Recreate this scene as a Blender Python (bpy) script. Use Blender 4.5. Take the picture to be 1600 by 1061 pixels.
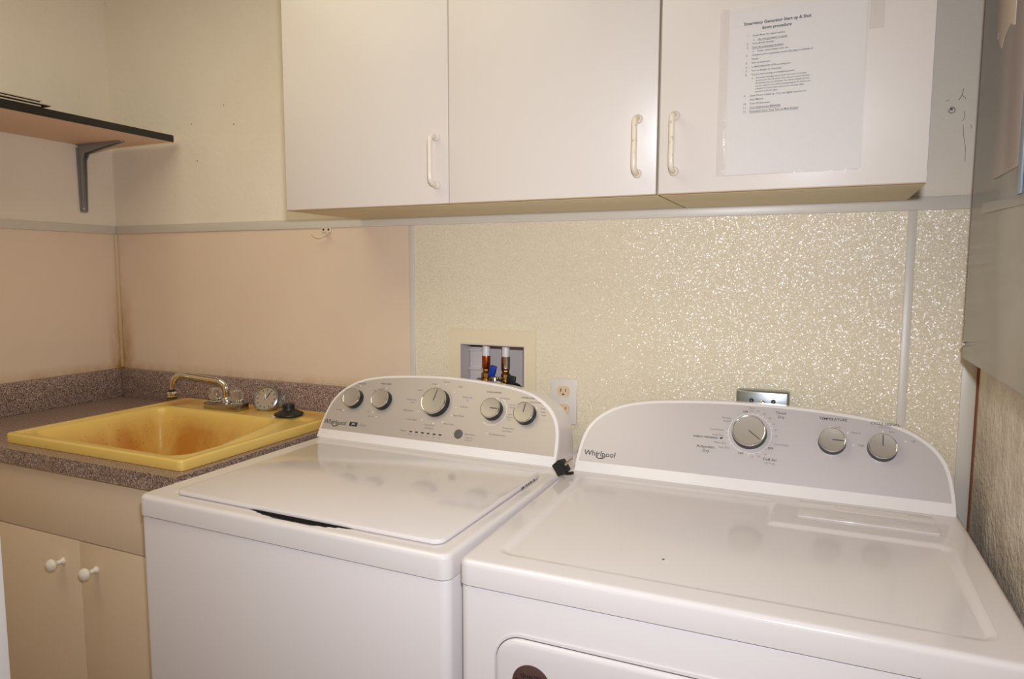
import bpy, bmesh, math, random
from math import sin, cos, pi, radians, sqrt
from mathutils import Vector, Matrix

for _o in list(bpy.data.objects):
    bpy.data.objects.remove(_o, do_unlink=True)
S = bpy.context.scene
C = S.collection

# ------------------------------------------------------------------ camera, light, exposure
CAM_YAW, CAM_PITCH, CAM_ROLL = 0.42433, 0.09818, 0.0025
cam_d = bpy.data.cameras.new('camera')
cam = bpy.data.objects.new('camera', cam_d)
C.objects.link(cam)
cam_d.sensor_width = 36.0
cam_d.sensor_fit = 'HORIZONTAL'
cam_d.lens = 1074.36 / 1600 * 36.0
cam_d.clip_start = 0.02
_f = Vector((-sin(CAM_YAW) * cos(CAM_PITCH), cos(CAM_YAW) * cos(CAM_PITCH), -sin(CAM_PITCH)))
_r = Vector((cos(CAM_YAW), sin(CAM_YAW), 0))
_u = _r.cross(_f)
_r2 = _r * cos(CAM_ROLL) + _u * sin(CAM_ROLL)
_u2 = -_r * sin(CAM_ROLL) + _u * cos(CAM_ROLL)
cam.matrix_world = Matrix(((_r2.x, _u2.x, -_f.x, 0), (_r2.y, _u2.y, -_f.y, -1.60769), (_r2.z, _u2.z, -_f.z, 1.35369), (0, 0, 0, 1)))
S.camera = cam

world = bpy.data.worlds.new('world')
S.world = world
world.use_nodes = True
world.node_tree.nodes['Background'].inputs[0].default_value = (0.75, 0.72, 0.68, 1)
world.node_tree.nodes['Background'].inputs[1].default_value = 0.1

def area(name, loc, target, size, power, col, size_y=None):
    d = bpy.data.lights.new(name, 'AREA')
    d.energy = power
    d.color = col
    d.size = size
    if size_y:
        d.shape = 'RECTANGLE'
        d.size_y = size_y
    o = bpy.data.objects.new(name, d)
    C.objects.link(o)
    o.location = loc
    v = Vector(target) - Vector(loc)
    o.rotation_euler = v.to_track_quat('-Z', 'Y').to_euler()
    return o

FLASH = area('flash_light', (0.035, -1.60, 1.50), (-0.85, 0.0, 1.15), 0.06, 8.9, (0.84, 0.90, 1.0), 0.04)
FLASH.data.spread = radians(130)
BOUNCE_FILL = area('bounce_fill_light', (-1.30, -1.20, 2.375), (-1.30, -1.19, 0), 1.2, 10.4, (1.0, 0.94, 0.68))  # added fill standing in for ambient light bounced off the ceiling

S.view_settings.view_transform = 'Standard'
S.view_settings.look = 'None'
S.view_settings.exposure = 0.0
S.view_settings.gamma = 1.0
S.view_settings.use_curve_mapping = False

# ------------------------------------------------------------------ helpers
def sr(r, g, b):
    f = lambda c: (c / 255 / 12.92) if c / 255 <= 0.04045 else ((c / 255 + 0.055) / 1.055) ** 2.4
    return (f(r), f(g), f(b), 1)

def mat(name, col, rough=0.5, metal=0.0, bump=None, spec=0.5, coat=0.0, trans=0.0, alpha=1.0, ior=1.5):
    """bump = (kind, scale, strength, distance)"""
    m = bpy.data.materials.new(name)
    m.use_nodes = True
    nt = m.node_tree
    b = nt.nodes['Principled BSDF']
    b.inputs['Base Color'].default_value = col
    b.inputs['Roughness'].default_value = rough
    b.inputs['Metallic'].default_value = metal
    b.inputs['Specular IOR Level'].default_value = spec
    b.inputs['Coat Weight'].default_value = coat
    b.inputs['Coat Roughness'].default_value = 0.08
    b.inputs['Transmission Weight'].default_value = trans
    b.inputs['IOR'].default_value = ior
    b.inputs['Alpha'].default_value = alpha
    tc = nt.nodes.new('ShaderNodeTexCoord')
    tc.name = 'TC'
    if bump:
        kind, sc, st, dist = bump
        if kind == 'noise':
            t = nt.nodes.new('ShaderNodeTexNoise')
            t.inputs['Scale'].default_value = sc
            t.inputs['Detail'].default_value = 3
            out = t.outputs['Fac']
        else:
            t = nt.nodes.new('ShaderNodeTexVoronoi')
            t.feature = 'SMOOTH_F1'
            t.inputs['Scale'].default_value = sc
            out = t.outputs['Distance']
        nt.links.new(tc.outputs['Object'], t.inputs['Vector'])
        bp = nt.nodes.new('ShaderNodeBump')
        bp.inputs['Strength'].default_value = st
        bp.inputs['Distance'].default_value = dist
        nt.links.new(out, bp.inputs['Height'])
        nt.links.new(bp.outputs['Normal'], b.inputs['Normal'])
    return m

def noise(m, scale, detail=3, rough=0.55, sx=1, sy=1, sz=1):
    nt = m.node_tree
    mp = nt.nodes.new('ShaderNodeMapping')
    mp.inputs['Scale'].default_value = (sx, sy, sz)
    nt.links.new(nt.nodes['TC'].outputs['Object'], mp.inputs['Vector'])
    t = nt.nodes.new('ShaderNodeTexNoise')
    t.inputs['Scale'].default_value = scale
    t.inputs['Detail'].default_value = detail
    t.inputs['Roughness'].default_value = rough
    nt.links.new(mp.outputs['Vector'], t.inputs['Vector'])
    return t.outputs['Fac']

def ramp(m, fac, stops, interp='LINEAR'):
    nt = m.node_tree
    r = nt.nodes.new('ShaderNodeValToRGB')
    r.color_ramp.interpolation = interp
    el = r.color_ramp.elements
    while len(el) < len(stops):
        el.new(0.5)
    for e, (p, c) in zip(el, stops):
        e.position = p
        e.color = c if len(c) == 4 else (*c, 1)
    nt.links.new(fac, r.inputs['Fac'])
    return r.outputs['Color']

def G(v):
    return (v, v, v, 1)

def math_n(m, op, a, b=None, c=None, clamp=False):
    nt = m.node_tree
    n = nt.nodes.new('ShaderNodeMath')
    n.operation = op
    n.use_clamp = clamp
    for i, v in enumerate((a, b, c)):
        if v is None:
            continue
        if isinstance(v, (int, float)):
            n.inputs[i].default_value = v
        else:
            nt.links.new(v, n.inputs[i])
    return n.outputs[0]

def mix(m, fac, a, b):
    nt = m.node_tree
    n = nt.nodes.new('ShaderNodeMix')
    n.data_type = 'RGBA'
    for s, v in ((n.inputs[0], fac), (n.inputs[6], a), (n.inputs[7], b)):
        if isinstance(v, (int, float, tuple)):
            s.default_value = v
        else:
            nt.links.new(v, s)
    return n.outputs[2]

def set_col(m, sock):
    m.node_tree.links.new(sock, m.node_tree.nodes['Principled BSDF'].inputs['Base Color'])

def xyz(m):
    s = m.node_tree.nodes.new('ShaderNodeSeparateXYZ')
    m.node_tree.links.new(m.node_tree.nodes['TC'].outputs['Object'], s.inputs[0])
    return s.outputs

def band(m, sock, a, b, soft):
    """1 inside a..b of a coordinate, falling off over soft"""
    lo = math_n(m, 'DIVIDE', math_n(m, 'SUBTRACT', sock, a - soft), soft, clamp=True)
    hi = math_n(m, 'DIVIDE', math_n(m, 'SUBTRACT', b + soft, sock), soft, clamp=True)
    return math_n(m, 'MULTIPLY', lo, hi)

def obj(name, bm, m, parent=None, smooth=True, loc=None, kind=None):
    me = bpy.data.meshes.new(name)
    bmesh.ops.recalc_face_normals(bm, faces=bm.faces)
    bm.to_mesh(me)
    bm.free()
    if smooth:
        me.shade_smooth()
        me.set_sharp_from_angle(angle=radians(40))
    me.materials.append(m)
    o = bpy.data.objects.new(name, me)
    C.objects.link(o)
    if parent:
        o.parent = parent
    if loc:
        o.location = loc
    if kind:
        o['kind'] = kind
    return o

def thing(name, label, cat, loc=(0, 0, 0), rz=0, group=None):
    o = bpy.data.objects.new(name, None)
    o.empty_display_size = 0.05
    C.objects.link(o)
    o.location = loc
    o.rotation_euler = (0, 0, rz)
    o['label'] = label
    o['category'] = cat
    if group:
        o['group'] = group
    return o

def tag(o, label, cat, group=None):
    o['label'] = label
    o['category'] = cat
    if group:
        o['group'] = group
    return o

def BM():
    return bmesh.new()

def box(bm, x0, x1, y0, y1, z0, z1, bev=0.0, seg=2, rv=0.0, top_only=False):
    t = bmesh.new()
    bmesh.ops.create_cube(t, size=1)
    for v in t.verts:
        v.co = Vector((x0 + (v.co.x + .5) * (x1 - x0), y0 + (v.co.y + .5) * (y1 - y0), z0 + (v.co.z + .5) * (z1 - z0)))
    if rv:
        es = [e for e in t.edges if abs(e.verts[0].co.z - e.verts[1].co.z) > 1e-6]
        bmesh.ops.bevel(t, geom=es, offset=rv, segments=5, affect='EDGES', profile=0.5)
    if bev:
        if rv:
            es = [e for e in t.edges if abs(e.verts[0].co.z - e.verts[1].co.z) < 1e-6 and len(e.link_faces) == 2
                  and any(abs(f.normal.z) > .9 for f in e.link_faces) and not all(abs(f.normal.z) > .9 for f in e.link_faces)]
        else:
            es = list(t.edges)
        bmesh.ops.bevel(t, geom=es, offset=bev, segments=seg, affect='EDGES', profile=0.5)
    merge(bm, t)

def merge(bm, t, M=None):
    if M is not None:
        bmesh.ops.transform(t, matrix=M, verts=t.verts)
    me = bpy.data.meshes.new('tmp')
    t.to_mesh(me)
    t.free()
    bm.from_mesh(me)
    bpy.data.meshes.remove(me)

def lathe(bm, prof, M=Matrix(), n=40):
    """prof = [(r, z)...] about local z"""
    t = bmesh.new()
    rings = []
    for r, z in prof:
        if r < 1e-6:
            rings.append([t.verts.new((0, 0, z))])
        else:
            rings.append([t.verts.new((r * cos(2 * pi * i / n), r * sin(2 * pi * i / n), z)) for i in range(n)])
    for a, b in zip(rings, rings[1:]):
        for i in range(n):
            j = (i + 1) % n
            if len(a) == 1 and len(b) == 1:
                continue
            if len(a) == 1:
                t.faces.new((a[0], b[j], b[i]))
            elif len(b) == 1:
                t.faces.new((a[i], a[j], b[0]))
            else:
                t.faces.new((a[i], a[j], b[j], b[i]))
    merge(bm, t, M)

def tube(bm, pts, r, n=14, sm=4, cap=True):
    """smooth tube through pts (Catmull-Rom)"""
    P = [Vector(p) for p in pts]
    if sm > 1 and len(P) > 2:
        Q = []
        for i in range(len(P) - 1):
            p0 = P[max(i - 1, 0)]; p1 = P[i]; p2 = P[i + 1]; p3 = P[min(i + 2, len(P) - 1)]
            for k in range(sm):
                t = k / sm
                Q.append(0.5 * ((2 * p1) + (-p0 + p2) * t + (2 * p0 - 5 * p1 + 4 * p2 - p3) * t * t + (-p0 + 3 * p1 - 3 * p2 + p3) * t ** 3))
        Q.append(P[-1])
        P = Q
    rs = r if isinstance(r, (list, tuple)) else [r] * len(P)
    d = (P[1] - P[0]).normalized()
    up = Vector((0, 0, 1)) if abs(d.z) < 0.9 else Vector((1, 0, 0))
    a = d.cross(up).normalized()
    rings = []
    for i, p in enumerate(P):
        d = (P[min(i + 1, len(P) - 1)] - P[max(i - 1, 0)]).normalized()
        a = (a - d * a.dot(d)).normalized()
        b = d.cross(a)
        rr = rs[min(i, len(rs) - 1)]
        rings.append([bm.verts.new(p + a * rr * cos(2 * pi * k / n) + b * rr * sin(2 * pi * k / n)) for k in range(n)])
    for A, B in zip(rings, rings[1:]):
        for k in range(n):
            j = (k + 1) % n
            bm.faces.new((A[k], A[j], B[j], B[k]))
    if cap:
        bm.faces.new(rings[0][::-1])
        bm.faces.new(rings[-1])

def prism(bm, poly, M, depth):
    """polygon (list of xy) in plane of M, extruded depth along local z"""
    t = bmesh.new()
    a = [t.verts.new((x, y, 0)) for x, y in poly]
    b = [t.verts.new((x, y, depth)) for x, y in poly]
    t.faces.new(a[::-1])
    t.faces.new(b)
    n = len(poly)
    for i in range(n):
        t.faces.new((a[i], a[(i + 1) % n], b[(i + 1) % n], b[i]))
    merge(bm, t, M)

def rrect(x0, x1, y0, y1, r, n=6):
    out = []
    for cx, cy, a0 in ((x1 - r, y1 - r, 0), (x0 + r, y1 - r, 90), (x0 + r, y0 + r, 180), (x1 - r, y0 + r, 270)):
        for i in range(n + 1):
            a = radians(a0 + 90 * i / n)
            out.append((cx + r * cos(a), cy + r * sin(a)))
    return out

def frame(o, x, y, z):
    """matrix with local x,y,z axes at origin o"""
    x, y, z = Vector(x), Vector(y), Vector(z)
    return Matrix(((x.x, y.x, z.x, o[0]), (x.y, y.y, z.y, o[1]), (x.z, y.z, z.z, o[2]), (0, 0, 0, 1)))

FRONT = lambda o: frame(o, (1, 0, 0), (0, 0, 1), (0, -1, 0))    # faces -y

def sstep(a, b, t):
    t = min(1, max(0, (t - a) / (b - a)))
    return t * t * (3 - 2 * t)

def sd_box(x, y, x0, x1, y0, y1, r=0.0):
    cx, cy, hx, hy = (x0 + x1) / 2, (y0 + y1) / 2, (x1 - x0) / 2 - r, (y1 - y0) / 2 - r
    dx, dy = abs(x - cx) - hx, abs(y - cy) - hy
    return sqrt(max(dx, 0) ** 2 + max(dy, 0) ** 2) + min(max(dx, dy), 0) - r

def deck(w, d, z0, z1, hfun, rc=0.016, re=0.009, res=0.0042):
    """slab with a height-field top, rounded corners in plan and rounded upper edge"""
    bm = bmesh.new()
    def axis(L):
        e = [0, re * .12, re * .3, re * .55, re * .8, re * 1.1]
        n = int((L - 2.2 * re) / res)
        mid = [re * 1.1 + (L - 2.2 * re) * i / n for i in range(1, n)]
        return e + mid + [L - v for v in e[::-1]]
    X, Y = axis(w), axis(d)
    V = []
    for x in X:
        row = []
        for y in Y:
            px, py = x, y
            dist = min(x, w - x, y, d - y)
            ax, ay = min(x, w - x), min(y, d - y)
            if ax < rc and ay < rc:
                qx, qy = rc - ax, rc - ay
                L = sqrt(qx * qx + qy * qy)
                if L > 1e-9:
                    k = max(qx, qy) / L
                    qx, qy = qx * k, qy * k
                nx, ny = rc - qx, rc - qy
                px = nx if x < w / 2 else w - nx
                py = ny if y < d / 2 else d - ny
            z = z1 + hfun(px, py)
            if dist < re:
                z -= re - sqrt(max(0, re * re - (re - dist) ** 2))
            row.append(bm.verts.new((px, py, z)))
        V.append(row)
    for i in range(len(X) - 1):
        for j in range(len(Y) - 1):
            bm.faces.new((V[i][j], V[i + 1][j], V[i + 1][j + 1], V[i][j + 1]))
    loop = [V[i][0] for i in range(len(X))] + [V[-1][j] for j in range(1, len(Y))] + \
           [V[i][-1] for i in range(len(X) - 2, -1, -1)] + [V[0][j] for j in range(len(Y) - 2, 0, -1)]
    low = [bm.verts.new((v.co.x, v.co.y, z0)) for v in loop]
    n = len(loop)
    for i in range(n):
        bm.faces.new((loop[i], low[i], low[(i + 1) % n], loop[(i + 1) % n]))
    bm.faces.new(low)
    return bm

def text_bm(bm, txt, M, size=0.006, width=None, align='CENTER', depth=0.0002, bold=0.0, spacing=1.0):
    cu = bpy.data.curves.new('txt', 'FONT')
    cu.body = txt
    cu.size = 1
    cu.align_x = align
    cu.align_y = 'CENTER'
    cu.resolution_u = 2
    cu.offset = bold
    cu.space_character = spacing
    o = bpy.data.objects.new('txt', cu)
    me = o.to_mesh()
    t = bmesh.new()
    t.from_mesh(me)
    o.to_mesh_clear()
    bpy.data.objects.remove(o)
    bpy.data.curves.remove(cu)
    if not t.verts:
        t.free()
        return
    if width:
        xs = [v.co.x for v in t.verts]
        size = width / (max(xs) - min(xs))
    r = bmesh.ops.extrude_face_region(t, geom=t.faces[:]) if False else None
    merge(bm, t, M @ Matrix.Translation((0, 0, depth)) @ Matrix.Scale(size, 4))

# ------------------------------------------------------------------ materials
plaster = mat('plaster_wall', sr(222, 208, 186), 0.75, bump=('noise', 55, 0.35, 0.004))
_n = noise(plaster, 3.0)
set_col(plaster, ramp(plaster, _n, [(0.3, sr(237, 223, 203)), (0.7, sr(243, 230, 212))]))
rough_plaster = mat('stippled_plaster', sr(205, 190, 170), 0.7, bump=('noise', 75, 0.9, 0.010))
_n = noise(rough_plaster, 14, 5)
set_col(rough_plaster, ramp(rough_plaster, _n, [(0.3, sr(206, 192, 176)), (0.7, sr(234, 222, 206))]))
ceiling_m = mat('ceiling_paint', sr(235, 228, 214), 0.8)
floor_m = mat('vinyl_floor', sr(150, 130, 108), 0.5)
rear_m = mat('room_paint', sr(222, 208, 190), 0.8)

def frp(name, c0, c1, stains=None, rough=0.22, b=('noise', 170, 0.55, 0.0022)):
    m = mat(name, c0, rough, bump=b, spec=0.5)
    base = ramp(m, noise(m, 2.2, 4), [(0.3, c0), (0.7, c1)])
    if stains:
        base = stains(m, base)
    set_col(m, base)
    return m

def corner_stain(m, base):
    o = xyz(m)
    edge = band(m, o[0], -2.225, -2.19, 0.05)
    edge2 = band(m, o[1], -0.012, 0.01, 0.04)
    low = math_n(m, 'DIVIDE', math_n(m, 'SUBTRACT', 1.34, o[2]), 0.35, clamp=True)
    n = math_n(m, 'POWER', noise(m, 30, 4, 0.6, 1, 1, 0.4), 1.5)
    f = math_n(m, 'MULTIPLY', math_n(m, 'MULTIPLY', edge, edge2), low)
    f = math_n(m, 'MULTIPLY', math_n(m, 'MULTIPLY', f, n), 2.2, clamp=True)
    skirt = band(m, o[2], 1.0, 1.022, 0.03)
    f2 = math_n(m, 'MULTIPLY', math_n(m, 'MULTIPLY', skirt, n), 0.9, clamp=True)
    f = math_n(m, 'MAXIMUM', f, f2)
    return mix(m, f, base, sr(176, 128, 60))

frp_pink = frp('pinkish_panel', sr(229, 204, 178), sr(235, 211, 187), corner_stain, 0.30, ('noise', 60, 0.10, 0.002))
frp_cream = frp('cream_pebbled_panel', sr(232, 217, 188), sr(237, 222, 196), None, 0.26, ('noise', 300, 0.25, 0.0010))
def flakes(m, scale, amp):
    nt = m.node_tree
    v = nt.nodes.new('ShaderNodeTexVoronoi')
    v.inputs['Scale'].default_value = scale
    nt.links.new(nt.nodes['TC'].outputs['Object'], v.inputs['Vector'])
    a = nt.nodes.new('ShaderNodeVectorMath'); a.operation = 'SUBTRACT'
    a.inputs[1].default_value = (.5, .5, .5)
    nt.links.new(v.outputs['Color'], a.inputs[0])
    b = nt.nodes.new('ShaderNodeVectorMath'); b.operation = 'SCALE'
    b.inputs['Scale'].default_value = amp
    nt.links.new(a.outputs[0], b.inputs[0])
    bs = nt.nodes['Principled BSDF']
    old = bs.inputs['Normal'].links[0].from_socket
    c = nt.nodes.new('ShaderNodeVectorMath'); c.operation = 'ADD'
    nt.links.new(old, c.inputs[0]); nt.links.new(b.outputs[0], c.inputs[1])
    d = nt.nodes.new('ShaderNodeVectorMath'); d.operation = 'NORMALIZE'
    nt.links.new(c.outputs[0], d.inputs[0])
    nt.links.new(d.outputs[0], bs.inputs['Normal'])
flakes(frp_cream, 420, 0.46)
strip_m = mat('white_plastic_trim', sr(216, 206, 192), 0.35)
strip_y = mat('yellowed_plastic_trim', sr(214, 192, 150), 0.4)
_o = xyz(strip_y)
_f = math_n(strip_y, 'MULTIPLY', math_n(strip_y, 'DIVIDE', math_n(strip_y, 'SUBTRACT', 1.45, _o[2]), 0.4, clamp=True), noise(strip_y, 40, 4), clamp=True)
set_col(strip_y, mix(strip_y, _f, sr(220, 200, 165), sr(196, 150, 80)))
rust_m = mat('rust_sealant', sr(140, 85, 45), 0.8)

cab_m = mat('cream_cabinet_laminate', sr(225, 213, 203), 0.32, bump=('noise', 25, 0.03, 0.002))
cab_under = mat('cabinet_carcass', sr(214, 198, 160), 0.5)
edge_m = mat('door_edge_band', sr(190, 160, 120), 0.5)
handle_w = mat('white_plastic_handle', sr(236, 222, 208), 0.25)
handle_g = mat('grimy_plastic_handle', sr(232, 216, 196), 0.3)
_f = ramp(handle_g, noise(handle_g, 90, 4), [(0.60, G(0)), (0.72, G(1))])
set_col(handle_g, mix(handle_g, math_n(handle_g, 'MULTIPLY', _f, 0.7), sr(234, 218, 196), sr(150, 105, 75)))

counter_m = mat('speckled_laminate', sr(150, 125, 112), 0.30)
_n1 = noise(counter_m, 330, 2, 0.6)
_n2 = noise(counter_m, 190, 2, 0.6)
_c = ramp(counter_m, _n1, [(0.36, sr(86, 66, 60)), (0.47, sr(146, 120, 108)), (0.56, sr(168, 142, 130)), (0.66, sr(214, 192, 178))])
_c2 = ramp(counter_m, _n2, [(0.38, G(0.55)), (0.5, G(1))])
_mx = counter_m.node_tree.nodes.new('ShaderNodeMix')
_mx.data_type = 'RGBA'
_mx.blend_type = 'MULTIPLY'
_mx.inputs[0].default_value = 1
counter_m.node_tree.links.new(_c, _mx.inputs[6])
counter_m.node_tree.links.new(_c2, _mx.inputs[7])
set_col(counter_m, _mx.outputs[2])
base_cab = mat('beige_cabinet_paint', sr(228, 203, 174), 0.45)
knob_w = mat('white_ceramic_knob', sr(238, 228, 212), 0.2)

sink_m = mat('yellow_stained_sink', sr(226, 180, 70), 0.28, coat=0.2)
_o = xyz(sink_m)
_deep = math_n(sink_m, 'DIVIDE', math_n(sink_m, 'SUBTRACT', 0.936, _o[2]), 0.05, clamp=True)
_n1 = noise(sink_m, 9, 4, 0.6, 1, 1, 0.45)
_n1 = ramp(sink_m, _n1, [(0.36, G(0)), (0.62, G(1))])
_st = math_n(sink_m, 'MULTIPLY', _deep, math_n(sink_m, 'ADD', math_n(sink_m, 'MULTIPLY', _n1, 0.6), 0.4))
_base = mix(sink_m, _st, sr(234, 198, 106), sr(198, 132, 52))
_sp = ramp(sink_m, noise(sink_m, 130, 2), [(0.67, G(0)), (0.72, G(1))])
_sp = math_n(sink_m, 'MULTIPLY', _sp, math_n(sink_m, 'MULTIPLY', _deep, 0.75))
_base = mix(sink_m, _sp, _base, sr(140, 80, 30))
_dk = math_n(sink_m, 'MULTIPLY', band(sink_m, _o[1], -0.115, -0.02, 0.03), ramp(sink_m, noise(sink_m, 12, 4), [(0.35, G(0)), (0.6, G(1))]))
_dk = math_n(sink_m, 'MULTIPLY', _dk, 0.65)
set_col(sink_m, mix(sink_m, _dk, _base, sr(218, 146, 66)))

chrome = mat('chrome', (0.75, 0.74, 0.72, 1), 0.12, 1.0)
dull_chrome = mat('dull_chrome', (0.42, 0.38, 0.32, 1), 0.25, 1.0)
steel = mat('stamped_steel', (0.42, 0.44, 0.44, 1), 0.28, 1.0)
acrylic = mat('clear_acrylic', (0.95, 0.94, 0.92, 1), 0.02, 0, trans=0.92)
black_rubber = mat('black_rubber', (0.012, 0.011, 0.011, 1), 0.45)
black_plastic = mat('black_plastic', (0.02, 0.02, 0.02, 1), 0.3)
clock_face = mat('clock_dial', sr(170, 152, 132), 0.4)
print_black = mat('black_print', (0.025, 0.025, 0.03, 1), 0.5)
print_grey = mat('grey_print', sr(128, 118, 112), 0.5)
print_dark = mat('dark_grey_print', sr(88, 80, 78), 0.5)
print_blue = mat('blue_print', sr(110, 120, 150), 0.5)
print_white = mat('white_print', sr(240, 232, 226), 0.4)

enamel = mat('white_appliance_enamel', sr(229, 220, 217), 0.13, coat=0.3)
enamel_side = mat('white_appliance_body', sr(228, 219, 218), 0.28)
console_w = mat('white_console_plastic', sr(242, 234, 230), 0.22)
silver_face = mat('silver_console_face', sr(192, 180, 170), 0.34, 0.25)
silver_face2 = mat('pale_silver_console_face', sr(204, 194, 192), 0.34, 0.2)
knob_face = mat('brushed_knob_face', sr(176, 166, 154), 0.38, 0.45)
badge_m = mat('maroon_badge', sr(88, 62, 58), 0.35)
badge_d = mat('badge_print', sr(18, 14, 16), 0.5)

copper = mat('copper', sr(190, 98, 55), 0.25, 1.0)
brass = mat('brass', sr(176, 132, 70), 0.28, 1.0)
white_pl = mat('white_pvc', sr(232, 224, 222), 0.35)
blue_pl = mat('blue_lever_grip', sr(22, 60, 160), 0.4)
box_plastic = mat('valve_box_plastic', sr(206, 194, 190), 0.45)
box_frame = mat('valve_box_flange', sr(232, 215, 182), 0.35)
plate_m = mat('outlet_cover_plate', sr(226, 216, 206), 0.3)
socket_m = mat('ivory_receptacle', sr(226, 196, 162), 0.35)
dark_slot = mat('dark_slot', (0.01, 0.008, 0.006, 1), 0.7)

panel_grey = mat('grey_painted_steel', sr(158, 150, 136), 0.24, 0.5)
_n = noise(panel_grey, 6, 4)
set_col(panel_grey, ramp(panel_grey, _n, [(0.3, sr(150, 142, 128)), (0.7, sr(166, 158, 144))]))
panel_reflection = mat('pale_steel_reflection', sr(186, 170, 164), 0.30, 0.3)  # paler tint for a reflection painted onto the panel cover
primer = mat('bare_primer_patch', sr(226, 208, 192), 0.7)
grey_body = mat('grey_enclosure', sr(170, 160, 150), 0.4, 0.3)
shelf_black = mat('black_shelf_laminate', (0.012, 0.011, 0.010, 1), 0.35)
shelf_under = mat('raw_shelf_board', sr(238, 204, 180), 0.6)
bracket_m = mat('grey_bracket_steel', sr(150, 146, 140), 0.45, 0.4)
tray_m = mat('pale_tray_edge', sr(196, 182, 164), 0.35)
tray_dark = mat('dark_tray_base', (0.02, 0.016, 0.014, 1), 0.4)
hook_m = mat('cream_wire_hook', sr(228, 208, 178), 0.3)
paper_m = mat('white_paper', sr(222, 212, 206), 0.7)
sleeve_m = mat('clear_plastic_sleeve', (0.95, 0.93, 0.92, 1), 0.10, alpha=0.12, bump=('noise', 14, 0.35, 0.01))
sleeve_edge = mat('sleeve_binding_strip', sr(230, 220, 212), 0.2, alpha=0.12, bump=('noise', 60, 0.5, 0.004))
tape_m = mat('old_tape_residue', sr(215, 203, 194), 0.25, alpha=0.09, bump=('noise', 60, 0.8, 0.003))
mark_m = mat('dark_scuff', sr(110, 92, 84), 0.8)
trim_white = mat('white_trim_paint', sr(236, 230, 226), 0.35)
blue_edge_and_reflection = mat('blue_grey_edge_and_reflection', sr(140, 152, 168), 0.35)  # cabinet door edge, and the blue reflection painted on the panel cover

# ------------------------------------------------------------------ the room
XL, XR = -2.219, 0.287
ZC = 2.44
YF = -2.75
OX0, OX1, OZ0, OZ1 = -0.878, -0.689, 0.985, 1.1655     # opening of the valve box in the wall

def wall_with_hole(bm, x0, x1, z0, z1, y0, y1, hole):
    hx0, hx1, hz0, hz1 = hole
    xs = sorted({x0, x1, *(v for v in (hx0, hx1) if x0 < v < x1)})
    zs = sorted({z0, z1, *(v for v in (hz0, hz1) if z0 < v < z1)})
    V = {}
    def v(x, y, z):
        k = (round(x, 5), round(y, 5), round(z, 5))
        if k not in V:
            V[k] = bm.verts.new((x, y, z))
        return V[k]
    inside = lambda xa, xb, za, zb: hx0 - 1e-6 <= xa and xb <= hx1 + 1e-6 and hz0 - 1e-6 <= za and zb <= hz1 + 1e-6
    for xa, xb in zip(xs, xs[1:]):
        for za, zb in zip(zs, zs[1:]):
            if inside(xa, xb, za, zb):
                bm.faces.new((v(xa, y0, za), v(xa, y1, za), v(xb, y1, za), v(xb, y0, za)))
                bm.faces.new((v(xa, y0, zb), v(xb, y0, zb), v(xb, y1, zb), v(xa, y1, zb)))
                bm.faces.new((v(xa, y0, za), v(xa, y0, zb), v(xa, y1, zb), v(xa, y1, za)))
                bm.faces.new((v(xb, y0, za), v(xb, y1, za), v(xb, y1, zb), v(xb, y0, zb)))
                continue
            bm.faces.new((v(xa, y0, za), v(xb, y0, za), v(xb, y0, zb), v(xa, y0, zb)))
            bm.faces.new((v(xa, y1, za), v(xa, y1, zb), v(xb, y1, zb), v(xb, y1, za)))
    for za, zb in zip(zs, zs[1:]):
        bm.faces.new((v(x0, y0, za), v(x0, y0, zb), v(x0, y1, zb), v(x0, y1, za)))
        bm.faces.new((v(x1, y0, za), v(x1, y1, za), v(x1, y1, zb), v(x1, y0, zb)))
    for xa, xb in zip(xs, xs[1:]):
        bm.faces.new((v(xa, y0, z0), v(xa, y1, z0), v(xb, y1, z0), v(xb, y0, z0)))
        bm.faces.new((v(xa, y0, z1), v(xb, y0, z1), v(xb, y1, z1), v(xa, y1, z1)))

b = BM(); wall_with_hole(b, XL - .12, XR + .12, 0, ZC, 0.004, 0.124, (OX0, OX1, OZ0, OZ1))
wall_back = obj('wall_back', b, plaster, kind='structure', smooth=False)
b = BM(); box(b, XL - .12, XL, YF, 0.004, 0, ZC)
wall_left = obj('wall_left', b, plaster, kind='structure', smooth=False)
b = BM(); box(b, XR, XR + .12, YF, 0.004, 0, ZC)
wall_right = obj('wall_right', b, rough_plaster, kind='structure', smooth=False)
b = BM(); box(b, XL - .12, XR + .12, YF - .12, YF, 0, ZC)
obj('wall_rear', b, rear_m, kind='structure', smooth=False)
b = BM(); box(b, XL - .12, XR + .12, YF - .12, 0.124, -.1, 0)
obj('floor', b, floor_m, kind='structure', smooth=False)
b = BM(); box(b, XL - .12, XR + .12, YF - .12, 0.124, ZC, ZC + .1)
obj('ceiling', b, ceiling_m, kind='structure', smooth=False)
# washable panels on the lower wall, parts of the wall
RAIL = 1.486
def wpanel(x0, x1, m, hole=None):
    b = BM()
    if hole:
        wall_with_hole(b, x0, x1, 0.02, RAIL, 0.0, 0.004, hole)
    else:
        box(b, x0, x1, 0.0, 0.004, 0.02, RAIL)
    return obj('wall_panel', b, m, wall_back, smooth=False)
p = wpanel(XL, -1.030, frp_pink); p['label'] = 'pinkish beige smooth wall panel'
p = wpanel(-1.022, 0.151, frp_cream, (OX0, OX1, OZ0, OZ1)); p['label'] = 'cream glittering pebbled wall panel'
p = wpanel(0.161, XR, frp_cream); p['label'] = 'narrow cream pebbled wall panel'
b = BM(); box(b, XL, XL + .004, -1.6, 0.0, 0.02, RAIL)
p = obj('wall_panel', b, frp_pink, wall_left, smooth=False); p['label'] = 'pinkish beige smooth wall panel'

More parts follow.
